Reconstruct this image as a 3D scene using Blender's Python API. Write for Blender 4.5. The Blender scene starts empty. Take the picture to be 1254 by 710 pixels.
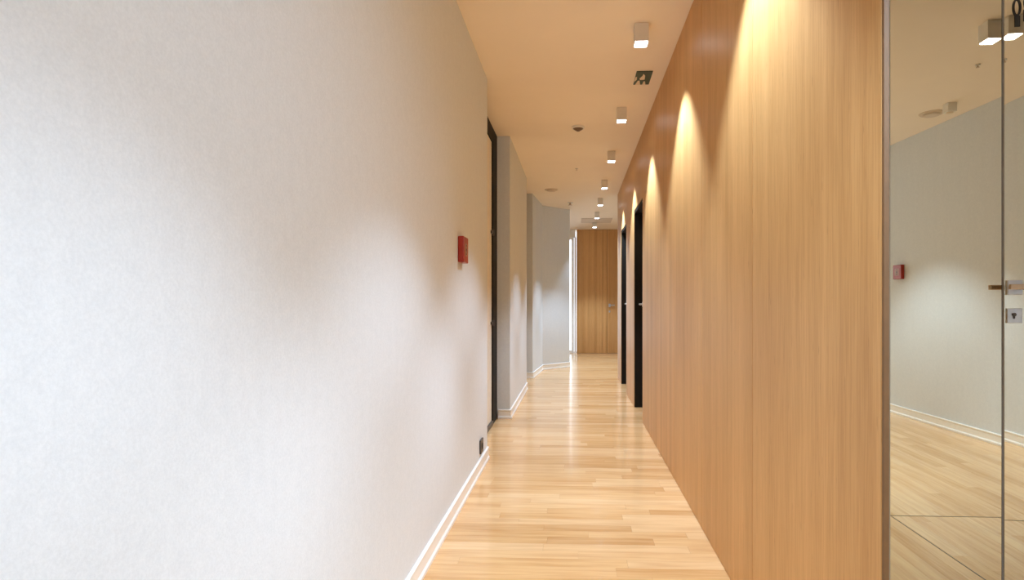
import bpy, bmesh, math, random
from mathutils import Vector, Matrix
random.seed(7)
H = 1.05                       # camera height in metres; plan measured in multiples of it
S = bpy.context.scene
# ------------------------------------------------------------------ camera
cam = bpy.data.cameras.new('camera'); camo = bpy.data.objects.new('camera', cam)
S.collection.objects.link(camo); S.camera = camo
camo.location = (0, 0, H)
camo.rotation_euler = (math.pi/2, 0, math.atan(31/700))
cam.sensor_width = 36; cam.lens = 700/1254*36
cam.shift_x = -47/1254; cam.shift_y = 15/1254
cam.clip_start = 0.02
# ------------------------------------------------------------------ world, daylight, exposure
W = bpy.data.worlds.new('world'); S.world = W; W.use_nodes = True
W.node_tree.nodes['Background'].inputs[0].default_value = (0.80, 0.90, 1.0, 1)
W.node_tree.nodes['Background'].inputs[1].default_value = 2.5
def area(name, loc, rot, sx, sy, power, col):
    l = bpy.data.lights.new(name, 'AREA'); l.shape = 'RECTANGLE'; l.size = sx; l.size_y = sy
    l.energy = power; l.color = col
    o = bpy.data.objects.new(name, l); o.location = loc; o.rotation_euler = rot
    S.collection.objects.link(o); return o
# cool fill by a window added behind the camera; daylight by the far window
area('added_lobby_fill', (1.62, -3.75, 1.25), (math.pi/2, 0, math.pi), 2.0, 1.9, 150, (0.70, 0.86, 1.0))
area('daylight_far_window', (-0.62, 12.2, 1.3), (math.pi/2, 0, 0), 1.1, 2.2, 100, (0.90, 0.95, 1.0))
LAMP_POWER = 98.0; LAMP_CONE = 85; LAMP_COL = (0.68, 0.845, 1.0); LAMP_BLEND = .5; FACE_EMIT = 9.0
S.view_settings.view_transform = 'Standard'; S.view_settings.look = 'None'
S.view_settings.gamma = 1.0; S.view_settings.exposure = 0.44
S.view_settings.use_curve_mapping = False
S.cycles.max_bounces = 14; S.cycles.diffuse_bounces = 8; S.cycles.glossy_bounces = 6
S.cycles.transparent_max_bounces = 8; S.cycles.sample_clamp_indirect = 10
S.cycles.caustics_reflective = False; S.cycles.caustics_refractive = False

# ------------------------------------------------------------------ materials
def newmat(name):
    m = bpy.data.materials.new(name); m.use_nodes = True
    nt = m.node_tree; return m, nt, nt.nodes['Principled BSDF']
def nd(nt, t, **k):
    n = nt.nodes.new(t)
    for a, b in k.items(): setattr(n, a, b)
    return n
def setin(n, **k):
    for a, b in k.items(): n.inputs[a.replace('_', ' ')].default_value = b
def mixc(nt, fac, a, b, mode='MIX'):
    n = nd(nt, 'ShaderNodeMix', data_type='RGBA', blend_type=mode)
    for idx, v in ((0, fac), (6, a), (7, b)):
        if hasattr(v, 'links'): nt.links.new(v, n.inputs[idx])
        else: n.inputs[idx].default_value = v if idx == 0 else (*v, 1)
    return n.outputs[2]
def ramp(nt, src, stops):
    r = nd(nt, 'ShaderNodeValToRGB'); nt.links.new(src, r.inputs[0])
    el = r.color_ramp.elements
    while len(el) < len(stops): el.new(0.5)
    for e, (p, c) in zip(el, stops): e.position = p; e.color = (*c, 1)
    return r.outputs[0]
def mapping(nt, src, scale, loc=None):
    m = nd(nt, 'ShaderNodeMapping'); nt.links.new(src, m.inputs[0]); m.inputs['Scale'].default_value = scale
    if loc is not None: nt.links.new(loc, m.inputs['Location'])
    return m.outputs[0]
def noise(nt, vec, scale=5, detail=4, rough=.5):
    n = nd(nt, 'ShaderNodeTexNoise'); nt.links.new(vec, n.inputs['Vector'])
    n.inputs['Scale'].default_value = scale; n.inputs['Detail'].default_value = detail
    n.inputs['Roughness'].default_value = rough; return n.outputs['Fac']
def bump(nt, bsdf, h, strength, dist):
    b = nd(nt, 'ShaderNodeBump'); b.inputs['Strength'].default_value = strength
    b.inputs['Distance'].default_value = dist
    nt.links.new(h, b.inputs['Height']); nt.links.new(b.outputs[0], bsdf.inputs['Normal'])

def plain(name, col, rough=.5, metal=0, var=.06, scale=30, spec=.5):
    m, nt, b = newmat(name)
    g = nd(nt, 'ShaderNodeNewGeometry')
    f = noise(nt, g.outputs['Position'], scale, 3)
    c = ramp(nt, f, [(.3, tuple(v*(1-var) for v in col)), (.7, tuple(min(1, v*(1+var)) for v in col))])
    nt.links.new(c, b.inputs['Base Color'])
    setin(b, Roughness=rough, Metallic=metal); b.inputs['Specular IOR Level'].default_value = spec
    return m

def wallpaper():
    m, nt, b = newmat('grey_wallpaper')
    g = nd(nt, 'ShaderNodeNewGeometry').outputs['Position']
    fine = noise(nt, g, 170, 3, .7)
    mid = noise(nt, g, 45, 4, .65)
    vert = noise(nt, mapping(nt, g, (9, 9, .8)), 3, 3)
    c1 = ramp(nt, fine, [(.36, (.64, .69, .75)), (.66, (.74, .79, .85))])
    c2 = ramp(nt, mid, [(.36, (.65, .70, .76)), (.66, (.73, .78, .84))])
    c = mixc(nt, .4, c1, c2)
    c = mixc(nt, .12, c, ramp(nt, vert, [(.3, (.66, .68, .70)), (.7, (.76, .775, .79))]))
    nt.links.new(c, b.inputs['Base Color']); setin(b, Roughness=.85)
    b.inputs['Specular IOR Level'].default_value = .2
    bump(nt, b, fine, .25, .001)
    return m

def veneer(name, axis='y', light=(.69, .41, .175), dark=(.48, .25, .085), rough=.42, strip=.021, sm=.34):
    """oak veneer with upright grain laid in narrow strips"""
    m, nt, b = newmat(name)
    tc = nd(nt, 'ShaderNodeNewGeometry').outputs['Position']
    info = nd(nt, 'ShaderNodeObjectInfo').outputs['Random']
    off = nd(nt, 'ShaderNodeCombineXYZ')
    mu = nd(nt, 'ShaderNodeMath', operation='MULTIPLY'); mu.inputs[1].default_value = 37
    nt.links.new(info, mu.inputs[0]); nt.links.new(mu.outputs[0], off.inputs[2])
    sep = nd(nt, 'ShaderNodeSeparateXYZ'); nt.links.new(tc, sep.inputs[0])
    src = sep.outputs[1] if axis == 'y' else sep.outputs[0]
    # strip index -> random tone
    a = nd(nt, 'ShaderNodeMath', operation='DIVIDE'); a.inputs[1].default_value = strip; nt.links.new(src, a.inputs[0])
    fl = nd(nt, 'ShaderNodeMath', operation='FLOOR'); nt.links.new(a.outputs[0], fl.inputs[0])
    wn = nd(nt, 'ShaderNodeTexWhiteNoise', noise_dimensions='1D'); nt.links.new(fl.outputs[0], wn.inputs['W'])
    grain = noise(nt, mapping(nt, tc, (60, 60, 1.6), off.outputs[0]), 4, 5, .6)
    broad = noise(nt, mapping(nt, tc, (5, 5, .25), off.outputs[0]), 2, 3)
    c = ramp(nt, grain, [(.36, dark), (.60, light)])
    c = mixc(nt, sm, c, ramp(nt, wn.outputs['Value'], [(0, dark), (1, light)]))
    c = mixc(nt, .38, c, ramp(nt, broad, [(.3, tuple(.88*v for v in dark)), (.7, tuple(min(1, 1.04*v) for v in light))]))
    # small dark flecks
    fleck = noise(nt, mapping(nt, tc, (90, 90, 14), off.outputs[0]), 1.2, 1)
    fm = ramp(nt, fleck, [(.70, (0, 0, 0)), (.80, (.55, .55, .55))])
    c = mixc(nt, fm, c, tuple(.75*v for v in dark))
    # panel tone
    tone = ramp(nt, info, [(0, (.93, .92, .90)), (1, (1.04, 1.03, 1.02))])
    c = mixc(nt, 1.0, c, tone, 'MULTIPLY')
    nt.links.new(c, b.inputs['Base Color']); setin(b, Roughness=rough)
    b.inputs['Specular IOR Level'].default_value = .42
    bump(nt, b, grain, .12, .0006)
    return m

def parquet(name, axis, island):
    m, nt, b = newmat(name)
    pos = nd(nt, 'ShaderNodeNewGeometry')
    rnd = pos.outputs['Random Per Island'] if island else nd(nt, 'ShaderNodeObjectInfo').outputs['Random']
    mu = nd(nt, 'ShaderNodeMath', operation='MULTIPLY'); mu.inputs[1].default_value = 53
    nt.links.new(rnd, mu.inputs[0])
    off = nd(nt, 'ShaderNodeCombineXYZ'); nt.links.new(mu.outputs[0], off.inputs[0]); nt.links.new(mu.outputs[0], off.inputs[1])
    sc = (2.2, 55, 1) if axis == 'x' else (55, 2.2, 1)
    sc2 = (1.2, 14, 1) if axis == 'x' else (14, 1.2, 1)
    g1 = noise(nt, mapping(nt, pos.outputs['Position'], sc, off.outputs[0]), 2, 5, .6)
    g2 = noise(nt, mapping(nt, pos.outputs['Position'], sc2, off.outputs[0]), 2, 3)
    base = ramp(nt, rnd, [(0, (.47, .215, .07)), (.16, (.62, .335, .13)), (.5, (.76, .465, .235)), (1, (.86, .60, .36))])
    c = mixc(nt, .38, base, ramp(nt, g1, [(.3, (.56, .31, .12)), (.66, (.84, .57, .29))]), 'MIX')
    c = mixc(nt, .30, c, ramp(nt, g2, [(.32, (.50, .26, .095)), (.6, (.84, .585, .31))]))
    nt.links.new(c, b.inputs['Base Color'])
    r = ramp(nt, g1, [(.2, (.20, .20, .20)), (.8, (.27, .27, .27))]); nt.links.new(r, b.inputs['Roughness'])
    b.inputs['Specular IOR Level'].default_value = .5
    b.inputs['Coat Weight'].default_value = .35; b.inputs['Coat Roughness'].default_value = .10
    bump(nt, b, g1, .05, .0004)
    return m

def emit(name, col, s):
    m, nt, b = newmat(name)
    setin(b, Base_Color=(*col, 1), Emission_Color=(*col, 1), Emission_Strength=s); return m
def mirror(name, tint):
    m, nt, b = newmat(name)
    g = nd(nt, 'ShaderNodeNewGeometry')
    c = ramp(nt, noise(nt, g.outputs['Position'], 2, 2), [(.3, tint), (.7, tuple(v*.985 for v in tint))])
    nt.links.new(c, b.inputs['Base Color'])
    setin(b, Metallic=1, Roughness=0.0); return m
def windowglass():
    m = bpy.data.materials.new('window_glass'); m.use_nodes = True; nt = m.node_tree; nt.nodes.clear()
    o = nd(nt, 'ShaderNodeOutputMaterial'); t = nd(nt, 'ShaderNodeBsdfTransparent'); g = nd(nt, 'ShaderNodeBsdfGlossy')
    g.inputs['Roughness'].default_value = .02; f = nd(nt, 'ShaderNodeFresnel'); f.inputs[0].default_value = 1.35
    mx = nd(nt, 'ShaderNodeMixShader'); nt.links.new(f.outputs[0], mx.inputs[0])
    nt.links.new(t.outputs[0], mx.inputs[1]); nt.links.new(g.outputs[0], mx.inputs[2]); nt.links.new(mx.outputs[0], o.inputs[0])
    return m

M = dict(
    paper=wallpaper(), veneer=veneer('oak_veneer', 'y'), veneer_end=veneer('oak_veneer_end', 'x', strip=.034, sm=.55),
    edge=plain('dark_edge_band', (.17, .085, .032), .5), px=parquet('parquet_across', 'x', False), py=parquet('parquet_along', 'y', False),
    pxi=parquet('parquet_across_far', 'x', True), pyi=parquet('parquet_along_rest', 'y', True),
    sub=plain('dark_joint', (.42, .25, .11), .8), ceil=plain('ceiling_paint', (.93, .83, .71), .9, var=.01, scale=4),
    board=plain('white_skirting', (.88, .875, .86), .4, var=.01), black=plain('black_frame', (.008, .007, .006), .6, spec=.2),
    beige=plain('beige_door_leaf', (.80, .76, .68), .5), darkgrey=plain('dark_grey_plastic', (.075, .068, .065), .4),
    steel=plain('brushed_steel', (.62, .62, .63), .28, 1), metal=plain('grey_channel', (.42, .40, .35), .35, .6),
    white=plain('white_lacquer', (.80, .78, .74), .45, var=.01), red=plain('red_plastic', (.34, .022, .010), .35),
    redpanel=plain('amber_window', (.36, .13, .06), .3), bronze=plain('dark_detector', (.16, .095, .05), .4),
    lampface=emit('lit_lamp_face', (.92, .96, 1.0), FACE_EMIT),
    green=plain('dark_green_sign', (.030, .060, .028), .45, var=.2), pale=plain('sign_pale', (.78, .66, .50), .5),
    vinyl=plain('black_vinyl', (.018, .016, .013), .5), glass=mirror('tinted_mirror_glass', (.92, .885, .735)),
    wglass=windowglass(), sky_white=plain('window_frame_white', (.85, .85, .85), .4), seam=plain('dark_joint_strip', (.10, .075, .04), .5),
    seal=plain('grey_seal', (.16, .145, .13), .6), hatch=plain('hatch_paint', (.70, .60, .50), .8, var=.01),
    brass=plain('warm_handle', (.60, .45, .31), .3, .7),
)
# ------------------------------------------------------------------ helpers
def build(name, bm, mat, parent=None, loc=(0, 0, 0), smooth=False):
    bmesh.ops.recalc_face_normals(bm, faces=bm.faces)
    me = bpy.data.meshes.new(name); bm.to_mesh(me); bm.free()
    me.materials.append(M[mat] if isinstance(mat, str) else mat)
    if smooth:
        for p in me.polygons: p.use_smooth = True
    o = bpy.data.objects.new(name, me); S.collection.objects.link(o); o.location = loc
    if parent: o.parent = parent
    return o
def box(bm, a, b, bev=0):
    r = bmesh.ops.create_cube(bm, size=1)['verts']
    c = [(a[i]+b[i])/2 for i in range(3)]; s = [abs(b[i]-a[i]) for i in range(3)]
    for v in r: v.co = Vector([v.co[i]*s[i]+c[i] for i in range(3)])
    if bev:
        es = list({e for v in r for e in v.link_edges})
        bmesh.ops.bevel(bm, geom=es, offset=bev, segments=2, affect='EDGES', profile=.5)
def boxo(name, a, b, mat, parent=None, bev=0, loc=(0, 0, 0)):
    bm = bmesh.new(); box(bm, a, b, bev); return build(name, bm, mat, parent, loc)
def cyl(bm, p, r, h, axis='z', n=24, r2=None):
    res = bmesh.ops.create_cone(bm, cap_ends=True, segments=n, radius1=r, radius2=r if r2 is None else r2, depth=h)['verts']
    rot = {'z': Matrix(), 'x': Matrix.Rotation(math.pi/2, 4, 'Y'), 'y': Matrix.Rotation(-math.pi/2, 4, 'X')}[axis]
    for v in res: v.co = (rot @ v.co) + Vector(p)
def prism(bm, pts, axis, t0, t1):
    """polygon pts (2D) extruded along axis between t0 and t1"""
    def mk(u, v, t): return {'x': (t, u, v), 'y': (u, t, v), 'z': (u, v, t)}[axis]
    A = [bm.verts.new(mk(u, v, t0)) for u, v in pts]; B = [bm.verts.new(mk(u, v, t1)) for u, v in pts]
    bm.faces.new(A); bm.faces.new(B)
    for i in range(len(pts)):
        j = (i+1) % len(pts); bm.faces.new((A[i], A[j], B[j], B[i]))
def thing(name, label, cat, loc, rz=0, group=None):
    o = bpy.data.objects.new(name, None); S.collection.objects.link(o); o.empty_display_size = .1
    o.location = loc; o.rotation_euler = (0, 0, rz); o['label'] = label; o['category'] = cat
    if group: o['group'] = group
    return o
def struct(o, label=None, cat=None):
    o['kind'] = 'structure'
    if label: o['label'] = label
    if cat: o['category'] = cat
    return o
def copy_tree(o, parent=None):
    c = o.copy(); S.collection.objects.link(c)
    if parent: c.parent = parent
    for ch in list(o.children): copy_tree(ch, c)
    return c
CH = 2.43*H                    # ceiling height
XL, XR = -.566*H, .557*H       # faces of the corridor walls
YM = 1.944*H                   # plane of the mirror glass partition
YE = 11.25*H                   # end of the corridor
YB = -3.35*H                   # back of the lobby

# ------------------------------------------------------------------ floor
fl = struct(boxo('floor', (-3.4, YB-.3, -.08), (3.9, YE+.4, -.004), 'sub'),
            'pale oak strip parquet running across the corridor', 'floor')
PW = .0715
unit = {}
def unit_mesh(mat):
    if mat not in unit:
        bm = bmesh.new(); box(bm, (0, 0, -.004), (1, 1, 0))
        me = bpy.data.meshes.new('plank'); bm.to_mesh(me); bm.free(); me.materials.append(M[mat]); unit[mat] = me
    return unit[mat]
def rows(u0, u1, v0, v1, lo, hi):
    """strips of width PW stacked over v, cut at random lengths over u"""
    out = []; v = v0
    while v < v1 - .01:
        w = min(PW, v1-v); u = u0 - random.uniform(0, hi*.8)
        while u < u1:
            L = random.uniform(lo, hi); a, b = max(u, u0), min(u+L, u1)
            if b-a > .02: out.append((a, v, b, v+w))
            u += L
        v += PW
    return out
G = .0004
def strips(rects, swap, mat, matfar, limit, key):
    rects.sort(key=key); near, far = rects[:limit], rects[limit:]
    for a, v, b, w in near:
        o = bpy.data.objects.new('plank', unit_mesh(mat)); S.collection.objects.link(o); o.parent = fl
        if swap: o.location = (v+G/2, a+G/2, 0); o.scale = (w-v-G, b-a-G, 1)
        else: o.location = (a+G/2, v+G/2, 0); o.scale = (b-a-G, w-v-G, 1)
    if far:
        vs, fs = [], []
        for a, v, b, w in far:
            x0, y0, x1, y1 = (v, a, w, b) if swap else (a, v, b, w)
            x0 += G/2; y0 += G/2; x1 -= G/2; y1 -= G/2; n = len(vs)
            for z in (-.004, 0): vs += [(x0, y0, z), (x1, y0, z), (x1, y1, z), (x0, y1, z)]
            fs += [(n+4, n+5, n+6, n+7), (n, n+1, n+5, n+4), (n+1, n+2, n+6, n+5), (n+2, n+3, n+7, n+6), (n+3, n, n+4, n+7)]
        me = bpy.data.meshes.new('far_planks'); me.from_pydata(vs, [], fs); me.materials.append(M[matfar])
        o = bpy.data.objects.new('far_planks', me); S.collection.objects.link(o); o.parent = fl; o['kind'] = 'stuff'
ysplit = 1.14*H
cross = rows(-.78, .70, ysplit, 8.05*H, .35, 1.05)
strips(cross, False, 'px', 'pxi', 200, lambda r: 0 if r[1] > 1.9 and r[1] < 7 else 1+r[1])
strips(rows(-3.3, 2.2, 8.05*H, YE+.3, .5, 1.2), False, 'px', 'pxi', 0, lambda r: 0)
lob = rows(YB-.2, ysplit, -.78, 3.6, .45, 1.15) + rows(ysplit, YM+.02, .70, 3.6, .45, .95)
strips(lob, True, 'py', 'pyi', 100, lambda r: (0 if (r[1] > 1.2 and r[2] > -1.6) else 50) - r[2])
# dark joint strips let into the floor in front of the glass
struct(boxo('trim_1', (.70, ysplit-.0025, 0), (3.2, ysplit+.0025, .0008), 'seam'), 'thin dark joint line across the floor, parallel to the glass partition', 'floor joint')
struct(boxo('trim_2', (1.546, ysplit+.004, 0), (1.551, YM-.01, .0008), 'seam'), 'thin dark joint line in the floor running up to the glass door', 'floor joint')

# ------------------------------------------------------------------ ceiling
struct(boxo('ceiling', (-3.4, YB-.3, CH), (3.9, YE+.4, CH+.1), 'ceil'), 'plain white painted ceiling', 'ceiling')

# ------------------------------------------------------------------ grey papered walls
def wall_poly(name, pts, label, mat='paper', z1=None):
    bm = bmesh.new(); prism(bm, [(x*H, y*H) for x, y in pts], 'z', 0, z1 or CH-.001)
    return struct(build(name, bm, mat), label, 'wall')
xl = -.566
wall_poly('wall_left', [(xl, -3.35), (xl, 3.64), (-.80, 3.64), (-.80, -3.35)], 'long grey papered wall filling the left of the view')
wall_poly('wall_left_middle', [(-.565, 4.90), (-.565, 6.575), (-.80, 6.575), (-.80, 4.90)], 'grey papered wall between the two left-hand door niches')
wall_poly('wall_left_far', [(-.565, 7.50), (-.49, 8.43), (-.092, 8.84), (-.16, 8.93), (-1.0, 8.93), (-1.0, 7.50)], 'grey papered wall that angles across the far end of the corridor')
wall_poly('wall_left_niche', [(-.735, 3.641), (-.735, 4.899), (-.80, 4.899), (-.80, 3.641)], 'wall behind the first left-hand door')
wall_poly('wall_left_second_niche', [(-.735, 6.576), (-.735, 7.499), (-.80, 7.499), (-.80, 6.576)], 'wall behind the second left-hand door')
wall_poly('wall_lobby_right', [(3.13, 2.05), (2.725, -3.35), (2.85, -3.35), (3.25, 2.05)], 'grey papered lobby wall seen mirrored in the glass')
bw = bmesh.new()
wx0, wx1, wz0, wz1 = .62, 2.62, .35, 2.35
for a, b in (((-.84, 0), (wx0, CH-.001)), ((wx1, 0), (3.6, CH-.001)), ((wx0, 0), (wx1, wz0)), ((wx0, wz1), (wx1, CH-.001))):
    box(bw, (a[0], YB-.15, a[1]), (b[0], YB-.002, b[1]))
struct(build('wall_back', bw, 'paper'), 'grey lobby wall behind the camera with an added window', 'wall')
def window(name, x0, x1, z0, z1, y, t, nx, label):
    w = boxo(name, (x0+.04, y-.004, z0+.04), (x1-.04, y+.004, z1-.04), 'wglass'); struct(w, label, 'window')
    bm = bmesh.new()
    for a, b in (((x0, z0), (x0+.05, z1)), ((x1-.05, z0), (x1, z1)), ((x0+.05, z0), (x1-.05, z0+.05)), ((x0+.05, z1-.05), (x1-.05, z1))):
        box(bm, (a[0], y-t, a[1]), (b[0], y+t, b[1]))
    build('window_frame', bm, 'sky_white', w)
    for k in range(1, nx):
        x = x0+(x1-x0)*k/nx; boxo('mullion', (x-.02, y-t, z0+.05), (x+.02, y+t, z1-.05), 'sky_white', w)
window('window_1', wx0, wx1, wz0, wz1, YB-.08, .04, 3, 'wide lobby window added behind the camera to let in fill light')  # unseen opening, added so cool fill reaches the left wall
# far rooms: closing walls
wall_poly('wall_far_left', [(-1.55, 8.93), (-1.55, 11.6), (-1.65, 11.6), (-1.65, 8.93)], 'pale wall at the far left around the corner')
wall_poly('wall_far_left_return', [(-1.65, 8.83), (-1.65, 8.929), (-1.001, 8.929), (-1.001, 8.83)], 'wall piece closing the far left space')
wall_poly('wall_far_right', [(1.70, 7.3), (1.70, 11.6), (1.82, 11.6), (1.82, 7.3)], 'pale wall at the far right around the corner')
wall_poly('wall_far_right_return', [(.70, 7.35), (1.70, 7.35), (1.70, 7.25), (.70, 7.25)], 'wall piece closing the far right space')
# far window wall, left of the wooden end wall
fw = bmesh.new()
for a, b in (((-1.65*H, 0), (-1.05, CH-.001)), ((-1.05, 2.40), (-.002, CH-.001))):
    box(fw, (a[0], YE+.02, a[1]), (b[0], YE+.14, b[1]))
box(fw, (-.03, YE+.02, 0), (.012, YE+.14, 2.40))
struct(build('wall_far_window', fw, 'white'), 'white wall around the tall far window', 'wall')
window('window_2', -1.05, -.035, 0.0, 2.40, YE+.08, .04, 2, 'tall bright window at the far end, left of the wooden end wall')

# ------------------------------------------------------------------ baseboards (profile: face, bead on top, shoe at the foot)
def baseboard(name, pts, label, side=1):
    """pts: run along the wall foot (metres in H units); profile points out to the right of travel * side"""
    prof = [(0, 0), (.016, 0), (.016, .014), (.009, .022), (.009, .066), (.012, .070), (.012, .078), (.003, .082), (0, .082)]
    P = [Vector((x*H, y*H, 0)) for x, y in pts]; bm = bmesh.new(); rings = []
    for i, p in enumerate(P):
        ds = []
        if i > 0: ds.append((P[i]-P[i-1]).normalized())
        if i < len(P)-1: ds.append((P[i+1]-P[i]).normalized())
        ns = [Vector((d.y, -d.x, 0))*side for d in ds]
        n = sum(ns, Vector()).normalized(); k = 1/max(.3, n.dot(ns[0]))
        rings.append([bm.verts.new(p + n*(k*(u+.0005)) + Vector((0, 0, z+.0005))) for u, z in prof])
    for a, b in zip(rings, rings[1:]):
        for j in range(len(prof)):
            q = (j+1) % len(prof); bm.faces.new((a[j], a[q], b[q], b[j]))
    bm.faces.new(rings[0]); bm.faces.new(rings[-1])
    return struct(build(name, bm, 'board'), label, 'baseboard')
baseboard('baseboard_left', [(xl, -3.33), (xl, 3.64)], 'white moulded skirting board along the long grey wall')
baseboard('baseboard_left_middle', [(-.665, 4.90), (-.565, 4.90), (-.565, 6.575)], 'white skirting board past the first left-hand niche')
baseboard('baseboard_left_far', [(-.70, 7.50), (-.565, 7.50), (-.49, 8.43), (-.092, 8.84)], 'white skirting board following the angled far wall')
baseboard('baseboard_lobby_right', [(3.12, 1.92), (2.726, -3.33)], 'white skirting board of the lobby wall, seen mirrored in the glass')

# ------------------------------------------------------------------ right wall: oak veneer panels
core = bmesh.new()
T = .010
d1a, d1b, d2a, d2b = 4.80*H, 5.49*H, 6.33*H, 7.05*H        # two door recesses
DH = 1.87*H; YWE = 7.42*H; YW0 = 1.062*H
xc0, xc1 = XR+T+.0005, .70*H
for y0, y1 in ((YM+.02, d1a), (d1b, d2a), (d2b, YWE)): box(core, (xc0, y0, 0), (xc1, y1, CH-.001))
for y0, y1 in ((d1a, d1b), (d2a, d2b)): box(core, (xc0, y0, DH+.001), (xc1, y1, CH-.001))
wr = struct(build('wall_right', core, 'sub'), 'oak veneer panelled wall along the right of the corridor', 'wall')
ys = [YW0+.006] + [(1.83+.725*k)*H for k in range(0, 9)] + [YWE]
for a, b in zip(ys, ys[1:]):
    segs = [(a, b, 0.0)]
    for da, db in ((d1a, d1b), (d2a, d2b)):
        new = []
        for s, e, z in segs:
            if e <= da or s >= db or z > 0: new.append((s, e, z)); continue
            if s < da: new.append((s, da, 0.0))
            new.append((max(s, da), min(e, db), DH+.001))
            if e > db: new.append((db, e, 0.0))
        segs = new
    for s, e, z in segs:
        if e-s > .01:
            boxo('panel', (XR, s+.0012, z+.002), (XR+T, e-.0012, CH-.002), 'veneer', wr, bev=.0012)
boxo('edge_band', (XR+.0005, YW0-.002, .002), (XR+T, YW0+.005, CH-.002), 'edge', wr)
boxo('end_panel', (XR+.001, YWE+.001, .002), (.70*H, YWE+.012, CH-.002), 'veneer_end', wr)

def black_door(name, y0, y1, label, x=XR):
    d = thing(name, label, 'door', (x, (y0+y1)/2, 0)); w = (y1-y0)/2
    d['kind'] = 'structure'
    for s in (-1, 1):
        a, b = sorted((s*(w-.001), s*(w-.022))); boxo('jamb', (.004, a, .001), (.13, b, DH-.001), 'black', d)
    boxo('head', (.004, -w+.022, DH-.026), (.13, w-.022, DH-.001), 'black', d)
    lf = boxo('door_leaf', (.085, -w+.024, .006), (.125, w-.024, DH-.028), 'veneer', d, bev=.001)
    bm = bmesh.new(); cyl(bm, (.078, w-.09, 1.03), .025, .012, 'x'); cyl(bm, (.060, w-.09, 1.03), .009, .03, 'x')
    cyl(bm, (.046, w-.145, 1.03), .009, .13, 'y', 16); build('door_handle', bm, 'steel', lf, smooth=True)
    return d
black_door('door_1', d1a, d1b, 'nearer of the two black-framed doors recessed in the oak wall')
black_door('door_2', d2a, d2b, 'farther of the two black-framed doors recessed in the oak wall')

# ------------------------------------------------------------------ left niche doors
def left_door(name, y0, y1, label, stile):
    d = thing(name, label, 'door', (-.735*H+.001, (y0+y1)/2, 0)); d['kind'] = 'structure'; w = (y1-y0)/2-.001
    xf = .058*H                                            # face of the door proud of the niche back
    boxo('door_leaf', (.004, -w+.04, .035), (xf-.012, w-stile, CH-.125), 'beige', d, bev=.002)
    boxo('frame_stile', (0, w-stile+.001, .001), (xf, w, CH-.004), 'black', d)
    boxo('frame_stile', (0, -w, .001), (xf, -w+.039, CH-.004), 'black', d)
    boxo('frame_head', (0, -w+.04, CH-.124), (xf, w-stile, CH-.004), 'black', d)
    boxo('threshold', (0, -w+.04, .001), (xf+.004, w-stile, .034), 'darkgrey', d)
    for z in ((1-.17)*H, 1.57*H):
        bm = bmesh.new(); cyl(bm, (xf+.004, w-stile-.008, z), .009, .05, 'z', 12); box(bm, (xf-.012, w-stile-.06, z-.012), (xf+.002, w-stile-.004, z+.012))
        build('hinge', bm, 'darkgrey', d)
left_door('door_3', 3.642*H, 4.898*H, 'beige door in a black frame in the first left-hand niche', .26)
left_door('door_4', 6.577*H, 7.498*H, 'door hidden in the second left-hand niche', .16)

# ------------------------------------------------------------------ wooden end wall with flush door
ew = struct(boxo('wall_end', (.016*H, YE+.02, 0), (1.699*H, YE+.14, CH-.001), 'sub'), 'oak veneer wall closing the far end of the corridor', 'wall')
xs = [.016*H, .135, .27, .405, .54, .645]
for a, b in zip(xs, xs[1:]): boxo('panel', (a+.001, YE, .004), (b-.001, YE+.019, CH-.004), 'veneer_end', ew, bev=.001)
boxo('panel', (1.46, YE, .004), (1.78, YE+.019, CH-.004), 'veneer_end', ew, bev=.001)
d5 = thing('door_5', 'flush oak door with a steel lever in the far end wall', 'door', (1.05, YE, 0)); d5['kind'] = 'structure'
lf = boxo('door_leaf', (-.400, .002, .006), (.408, .019, CH-.004), 'veneer_end', d5, bev=.001)
boxo('edge_strip', (-.4045, -.001, .006), (-.4005, .019, CH-.004), 'edge', d5)
bm = bmesh.new(); box(bm, (-.375, -.008, .95), (-.335, .001, 1.02)); cyl(bm, (-.355, -.02, .99), .008, .03, 'y', 12)
box(bm, (-.36, -.045, .982), (-.25, -.033, .998)); build('door_handle', bm, 'steel', lf)
bm = bmesh.new(); box(bm, (-.37, -.006, .84), (-.34, .001, .88)); build('lock_plate', bm, 'steel', lf)

# ------------------------------------------------------------------ mirror glass partition with door
GX0, GX1 = 1.041*H, 1.403*H
gp = struct(boxo('wall_glass', (GX0, YM, .012), (GX1-.003, YM+.010, CH-.012), 'glass', bev=.0012), 'fixed mirror-like tinted glass panel right of the oak wall', 'glass panel')
boxo('edge_channel', (GX0-.007, YM-.004, .001), (GX0-.0005, YM+.014, CH-.002), 'metal', gp)
boxo('floor_channel', (GX0, YM-.004, .001), (GX1-.004, YM+.014, .0118), 'metal', gp)
boxo('top_channel', (GX0, YM-.004, CH-.0118), (GX1-.004, YM+.014, CH-.002), 'metal', gp)
wall_poly('wall_behind_panel', [(.575, 1.985), (1.024, 1.985), (1.024, 1.945), (.575, 1.945)], 'wall return hidden behind the oak wall')
boxo('seal', (GX1-.0034, YM-.0006, .012), (GX1+.0030, YM+.009, CH-.012), 'seal', gp)
gp2 = struct(boxo('wall_glass_right', (2.31, YM, .012), (3.27, YM+.010, CH-.012), 'glass'), 'second fixed glass panel beyond the glass door', 'glass panel')
DA = math.radians(-1.9)
gd = thing('door_6', 'tinted mirror-like glass door with steel lever and black lettering', 'glass door', (2.30, YM+.001+(2.30-GX1)*math.sin(DA), 0), 0)
gd['kind'] = 'structure'; gd.rotation_euler = (0, 0, DA)
wd = 2.30-GX1-.006
gl = boxo('door_leaf', (-wd, 0, .010), (0, .010, CH-.012), 'glass', gd)
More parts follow.
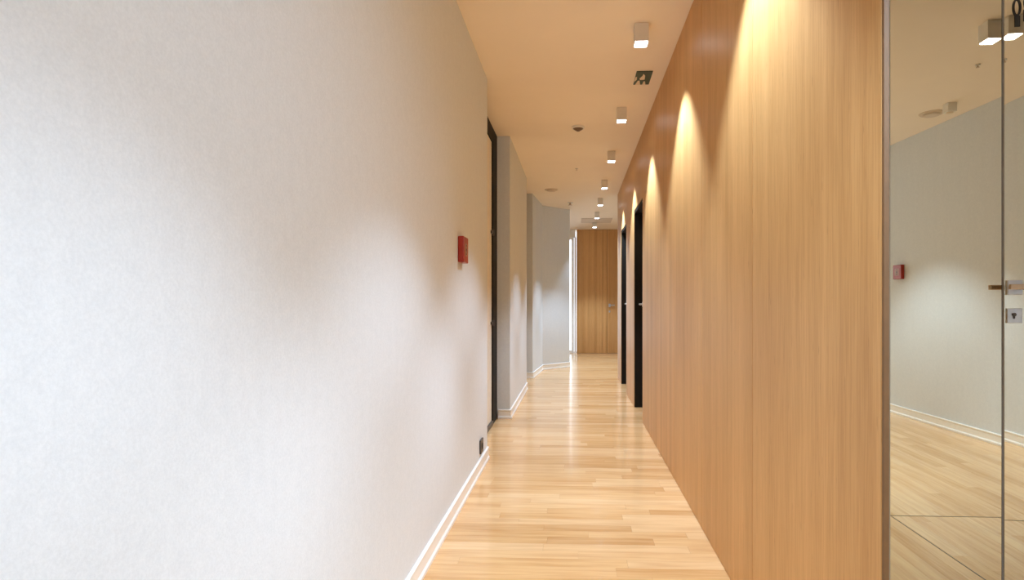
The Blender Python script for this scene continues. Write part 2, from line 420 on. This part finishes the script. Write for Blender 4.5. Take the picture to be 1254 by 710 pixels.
bm = bmesh.new(); cyl(bm, (-.02, .005, .03), .012, .05, 'z', 12); box(bm, (-.16, -.006, .010), (-.001, .016, .05)); build('hinge', bm, 'steel', gd)
K = H/372.0                    # metres per photo pixel at the glass
hx = -wd+.006
def zpix(y): return H - (y-370)*K*1.0
# lever with square rose, lock plate below
bm = bmesh.new(); box(bm, (hx, -.009, zpix(361)), (hx+.048, -.0005, zpix(343)), .0015); build('rose', bm, 'steel', gl)
bm = bmesh.new(); cyl(bm, (hx+.026, -.028, zpix(351.5)), .009, .038, 'y', 16); box(bm, (hx-.022, -.056, zpix(354.5)), (hx+.062, -.044, zpix(348.5)), .002)
build('door_handle', bm, 'brass', gl)
bm = bmesh.new(); box(bm, (hx+.062, -.056, zpix(354.5)), (hx+.105, -.044, zpix(348.5)), .002); build('lever_end', bm, 'black', gl)
lp = bmesh.new(); box(lp, (hx, -.007, zpix(395.5)), (hx+.048, -.0005, zpix(377.5)), .0015); lk = build('lock_plate', lp, 'steel', gl)
bm = bmesh.new(); cyl(bm, (hx+.02, -.009, zpix(385)), .006, .005, 'y', 14); box(bm, (hx+.0185, -.011, zpix(390)), (hx+.0215, -.0071, zpix(386)))
build('keyhole', bm, 'darkgrey', gl)
# black lettering: a looped figure with a solid foot and the start of the next one
def ringpoly(bm, cx, cz, rx, rz, wr, y0, y1, n=28):
    o = []; i = []
    for k in range(n):
        t = 2*math.pi*k/n; c, s = math.cos(t), math.sin(t)
        o.append((cx+rx*c, cz+rz*s)); i.append((cx+(rx-wr)*c, cz+(rz-wr)*s))
    V = [[bm.verts.new((x, y, z)) for x, z in P] for P, y in ((o, y0), (i, y0), (o, y1), (i, y1))]
    for k in range(n):
        j = (k+1) % n
        bm.faces.new((V[0][k], V[0][j], V[1][j], V[1][k])); bm.faces.new((V[2][k], V[3][k], V[3][j], V[2][j]))
        bm.faces.new((V[0][k], V[2][k], V[2][j], V[0][j])); bm.faces.new((V[1][k], V[1][j], V[3][j], V[3][k]))
def lx(px): return (px-1227)*K*.86 - wd + .004
bm = bmesh.new(); ringpoly(bm, lx(1241.8), zpix(10), 6.0*K*.86, 11*K, 2.5*K, -.0020, -.0006)
box(bm, (lx(1239), -.0020, zpix(33.5)), (lx(1246), -.0006, zpix(20)), 0); box(bm, (lx(1239.5), -.0020, zpix(1)), (lx(1245), -.0006, zpix(-12)), 0)
build('lettering', bm, 'vinyl', gl)
bm = bmesh.new(); ringpoly(bm, lx(1257), zpix(4), 6.0*K*.86, 10*K, 3.4*K, -.0020, -.0006); box(bm, (lx(1251), -.0020, zpix(27)), (lx(1257), -.0006, zpix(13)), 0)
build('lettering', bm, 'vinyl', gl)

# ------------------------------------------------------------------ ceiling lamps
def make_lamp():
    t = thing('ceiling_lamp', 'x', 'ceiling lamp', (0, 0, CH), 0)
    s, h = .0375, .098
    bm = bmesh.new(); box(bm, (-s, -s, -h), (s, s, -.001), .002)
    build('housing', bm, 'white', t)
    boxo('lamp_face', (-s+.005, -s+.005, -h-.004), (s-.005, s-.005, -h-.0002), 'lampface', t)
    return t
def lamp_light(x, y, p=LAMP_POWER, cone=LAMP_CONE, blend=LAMP_BLEND):
    l = bpy.data.lights.new('downlight', 'SPOT'); l.energy = p; l.color = LAMP_COL
    l.spot_size = math.radians(cone); l.spot_blend = blend; l.shadow_soft_size = .012
    o = bpy.data.objects.new('downlight', l); o.location = (x, y, CH-.115);  S.collection.objects.link(o); return o
lx0 = .338
LAB = {0: 'white cube ceiling lamp overhead, just above the top of the picture', 1: 'largest white cube ceiling lamp in the corridor, nearest, just before the green sign',
       2: 'second white cube ceiling lamp of the corridor row, just beyond the green sign', 3: 'third white cube ceiling lamp of the corridor row, counting from the nearest',
       4: 'fourth white cube ceiling lamp of the corridor row, counting from the nearest', 5: 'fifth small cube lamp of the corridor row, beyond the end of the oak side wall',
       6: 'sixth tiny cube lamp of the corridor row, just before the ceiling hatch', 7: 'farthest tiny cube lamp, in front of the wooden end wall'}
lamps = [(lx0, 700*1.43/(y)+.015) for y in (405*1.43, 338, 237, 184, 149, 127, 110, 98)]
proto = None
for k, (x, y) in enumerate(lamps):
    t = make_lamp() if proto is None else copy_tree(proto); proto = proto or t
    t.location = (x*H, y*H, CH); t['label'] = LAB[k]; t['group'] = 'cube lamps along the corridor ceiling'
    lamp_light(x*H, y*H)
lamp_light(.338*H, .49*H)
# fill spot added out of view in the lobby to brighten the long grey wall
sl = lamp_light(1.6*H, -.5*H, 138, 66, 1.0); sl.data.shadow_soft_size = .14
sl.rotation_euler = (Vector((XL, 1.35*H, .50*H)) - sl.location).to_track_quat('-Z', 'Y').to_euler()
t = copy_tree(proto); t.location = (.338*H, .49*H, CH); t['label'] = 'cube lamp straight above the camera, out of the picture'
t = copy_tree(proto); t.location = (1.6*H, -.5*H, CH); t['label'] = 'unseen cube body added at the fill spot for the long grey wall'
lob_lamps = [((2.12*H, .864*H), 'white cube ceiling lamp mirrored in the glass beside the black lettering'), ((2.05*H, -.75*H), 'cube lamp of the lobby ceiling, not mirrored in view'), ((1.2*H, -1.9*H), 'cube lamp of the lobby ceiling near the added back window')]
for (x, y), lb in lob_lamps:
    t = copy_tree(proto); t.location = (x, y, CH); t['label'] = lb; t['group'] = 'cube lamps of the lobby ceiling'
    lamp_light(x, y)
# ------------------------------------------------------------------ ceiling fittings
def sprinkler(x, y, s, label):
    t = thing('sprinkler', label, 'sprinkler', (x*H, y*H, CH))
    bm = bmesh.new(); cyl(bm, (0, 0, -.004), .028*s, .007, n=20); build('cover_ring', bm, 'white', t)
    bm = bmesh.new(); cyl(bm, (0, 0, -.008-.010*s), .008*s, .020*s, n=12)
    cyl(bm, (0, 0, -.008-.022*s), .020*s, .004*s, n=16); build('deflector', bm, 'brass', t)
t = thing('smoke_detector', 'round smoke detector with a dark underside on the corridor ceiling', 'smoke detector', (.02*H, 4.66*H, CH))
bm = bmesh.new(); cyl(bm, (0, 0, -.010), .052, .018, r2=.055, n=32); build('base', bm, 'white', t)
bm = bmesh.new(); cyl(bm, (0, 0, -.026), .024, .014, r2=.044, n=32); cyl(bm, (0, 0, -.037), .012, .008, r2=.020, n=24); build('sensor_head', bm, 'bronze', t)
sprinkler(.01, 6.12, .55, 'small pale sprinkler on the ceiling beyond the smoke detector')
sprinkler(-.08, 8.2, 1.5, 'small dark sprinkler hanging at the top corner of the angled grey wall')
sprinkler(2.416, .34, .5, 'small sprinkler on the lobby ceiling mirrored in the glass')
def valve(x, y, label):
    t = thing('air_valve', label, 'air vent', (x*H, y*H, CH))
    bm = bmesh.new(); cyl(bm, (0, 0, -.005), .082, .008, r2=.09, n=36); build('rim', bm, 'hatch', t)
    bm = bmesh.new(); cyl(bm, (0, 0, -.016), .055, .010, r2=.062, n=32); cyl(bm, (0, 0, -.010), .012, .01, n=12); build('disc', bm, 'hatch', t)
valve(-.31, 7.25, 'round flat air valve on the corridor ceiling near the angled grey wall')
valve(2.69, -.56, 'round flat air valve on the lobby ceiling mirrored in the glass')
t = thing('motion_sensor', 'small pale box sensor on the lobby ceiling mirrored in the glass', 'sensor', (2.69*H, -.35*H, CH))
bm = bmesh.new(); box(bm, (-.034, -.034, -.068), (.034, .034, -.001), .004); build('housing', bm, 'white', t)
bm = bmesh.new(); cyl(bm, (0, 0, -.072), .02, .007, r2=.026, n=20); build('lens', bm, 'pale', t)
t = thing('ceiling_hatch', 'flat rectangular ceiling hatch before the wooden end wall', 'hatch', (.36*H, 10.02*H, CH))
boxo('frame', (-.28, -.30, -.005), (.28, .30, -.001), 'hatch', t); boxo('hatch_panel', (-.26, -.28, -.008), (.26, .28, -.0052), 'hatch', t)
# green exit pictogram flat on the ceiling
t = thing('exit_sign', 'dark green exit pictogram lying flat on the ceiling between the first two lamps', 'exit sign', (.427*H, 3.66*H, CH))
sx, sy = .053, .112
boxo('plate', (-sx, -sy, -.006), (sx, sy, -.001), 'green', t, bev=.001)
def pict(pts): 
    bm = bmesh.new(); prism(bm, pts, 'z', -.0068, -.0062); build('pictogram', bm, 'pale', t)
# far edge of the sign (+y) is lower in the picture: running figure with spread legs
pict([(-.004, -.075), (.010, -.045), (.014, .022), (-.016, .026), (-.022, .0), (-.008, -.04)])
pict([(-.040, .110), (-.030, .040), (-.018, .036), (-.006, .110)])
pict([(.008, .110), (.010, .055), (.020, .050), (.030, .110)])
pict([(-.052, -.02), (-.042, -.03), (-.038, .02), (-.052, .06)])

# ------------------------------------------------------------------ wall fittings
def call_point(loc, rz, label):
    """local: +x out of the wall, y along it"""
    t = thing('fire_call_point', label, 'fire alarm button', loc, rz)
    w, h = .060, .066
    bm = bmesh.new(); box(bm, (.0005, -w, -h), (.031, w, h), .004); b = build('housing', bm, 'red', t)
    boxo('button_window', (.0305, -w*.55, -h*.5), (.0325, w*.55, h*.5), 'redpanel', t, bev=.0008)
    bm = bmesh.new()
    for s in (-1, 1): prism(bm, [(-.008, s*.026), (.008, s*.026), (0, s*.012)], 'x', .0326, .0332)
    cyl(bm, (.0328, 0, 0), .008, .0008, 'x', 16); build('press_mark', bm, 'vinyl', t)
call_point((XL, 2.78*H, 1.256*H), 0, 'red fire alarm call point on the long grey wall')
yv = 5.20; yr = 2*1.944-yv; xw = 3.13-(2.05-yr)*.075
call_point(((xw-.004)*H, yr*H, 1.267*H), math.pi-.075, 'red fire alarm call point of the lobby, mirrored at the left edge of the glass')
t = thing('wall_socket', 'small dark wall socket low on the grey wall, just above the skirting', 'socket', (XL, 3.38*H, .146*H))
bm = bmesh.new(); box(bm, (.0005, -.043, -.043), (.012, .043, .043), .003); build('cover_plate', bm, 'darkgrey', t)
bm = bmesh.new(); cyl(bm, (.0122, 0, 0), .020, .002, 'x', 24); build('socket_insert', bm, 'black', t)
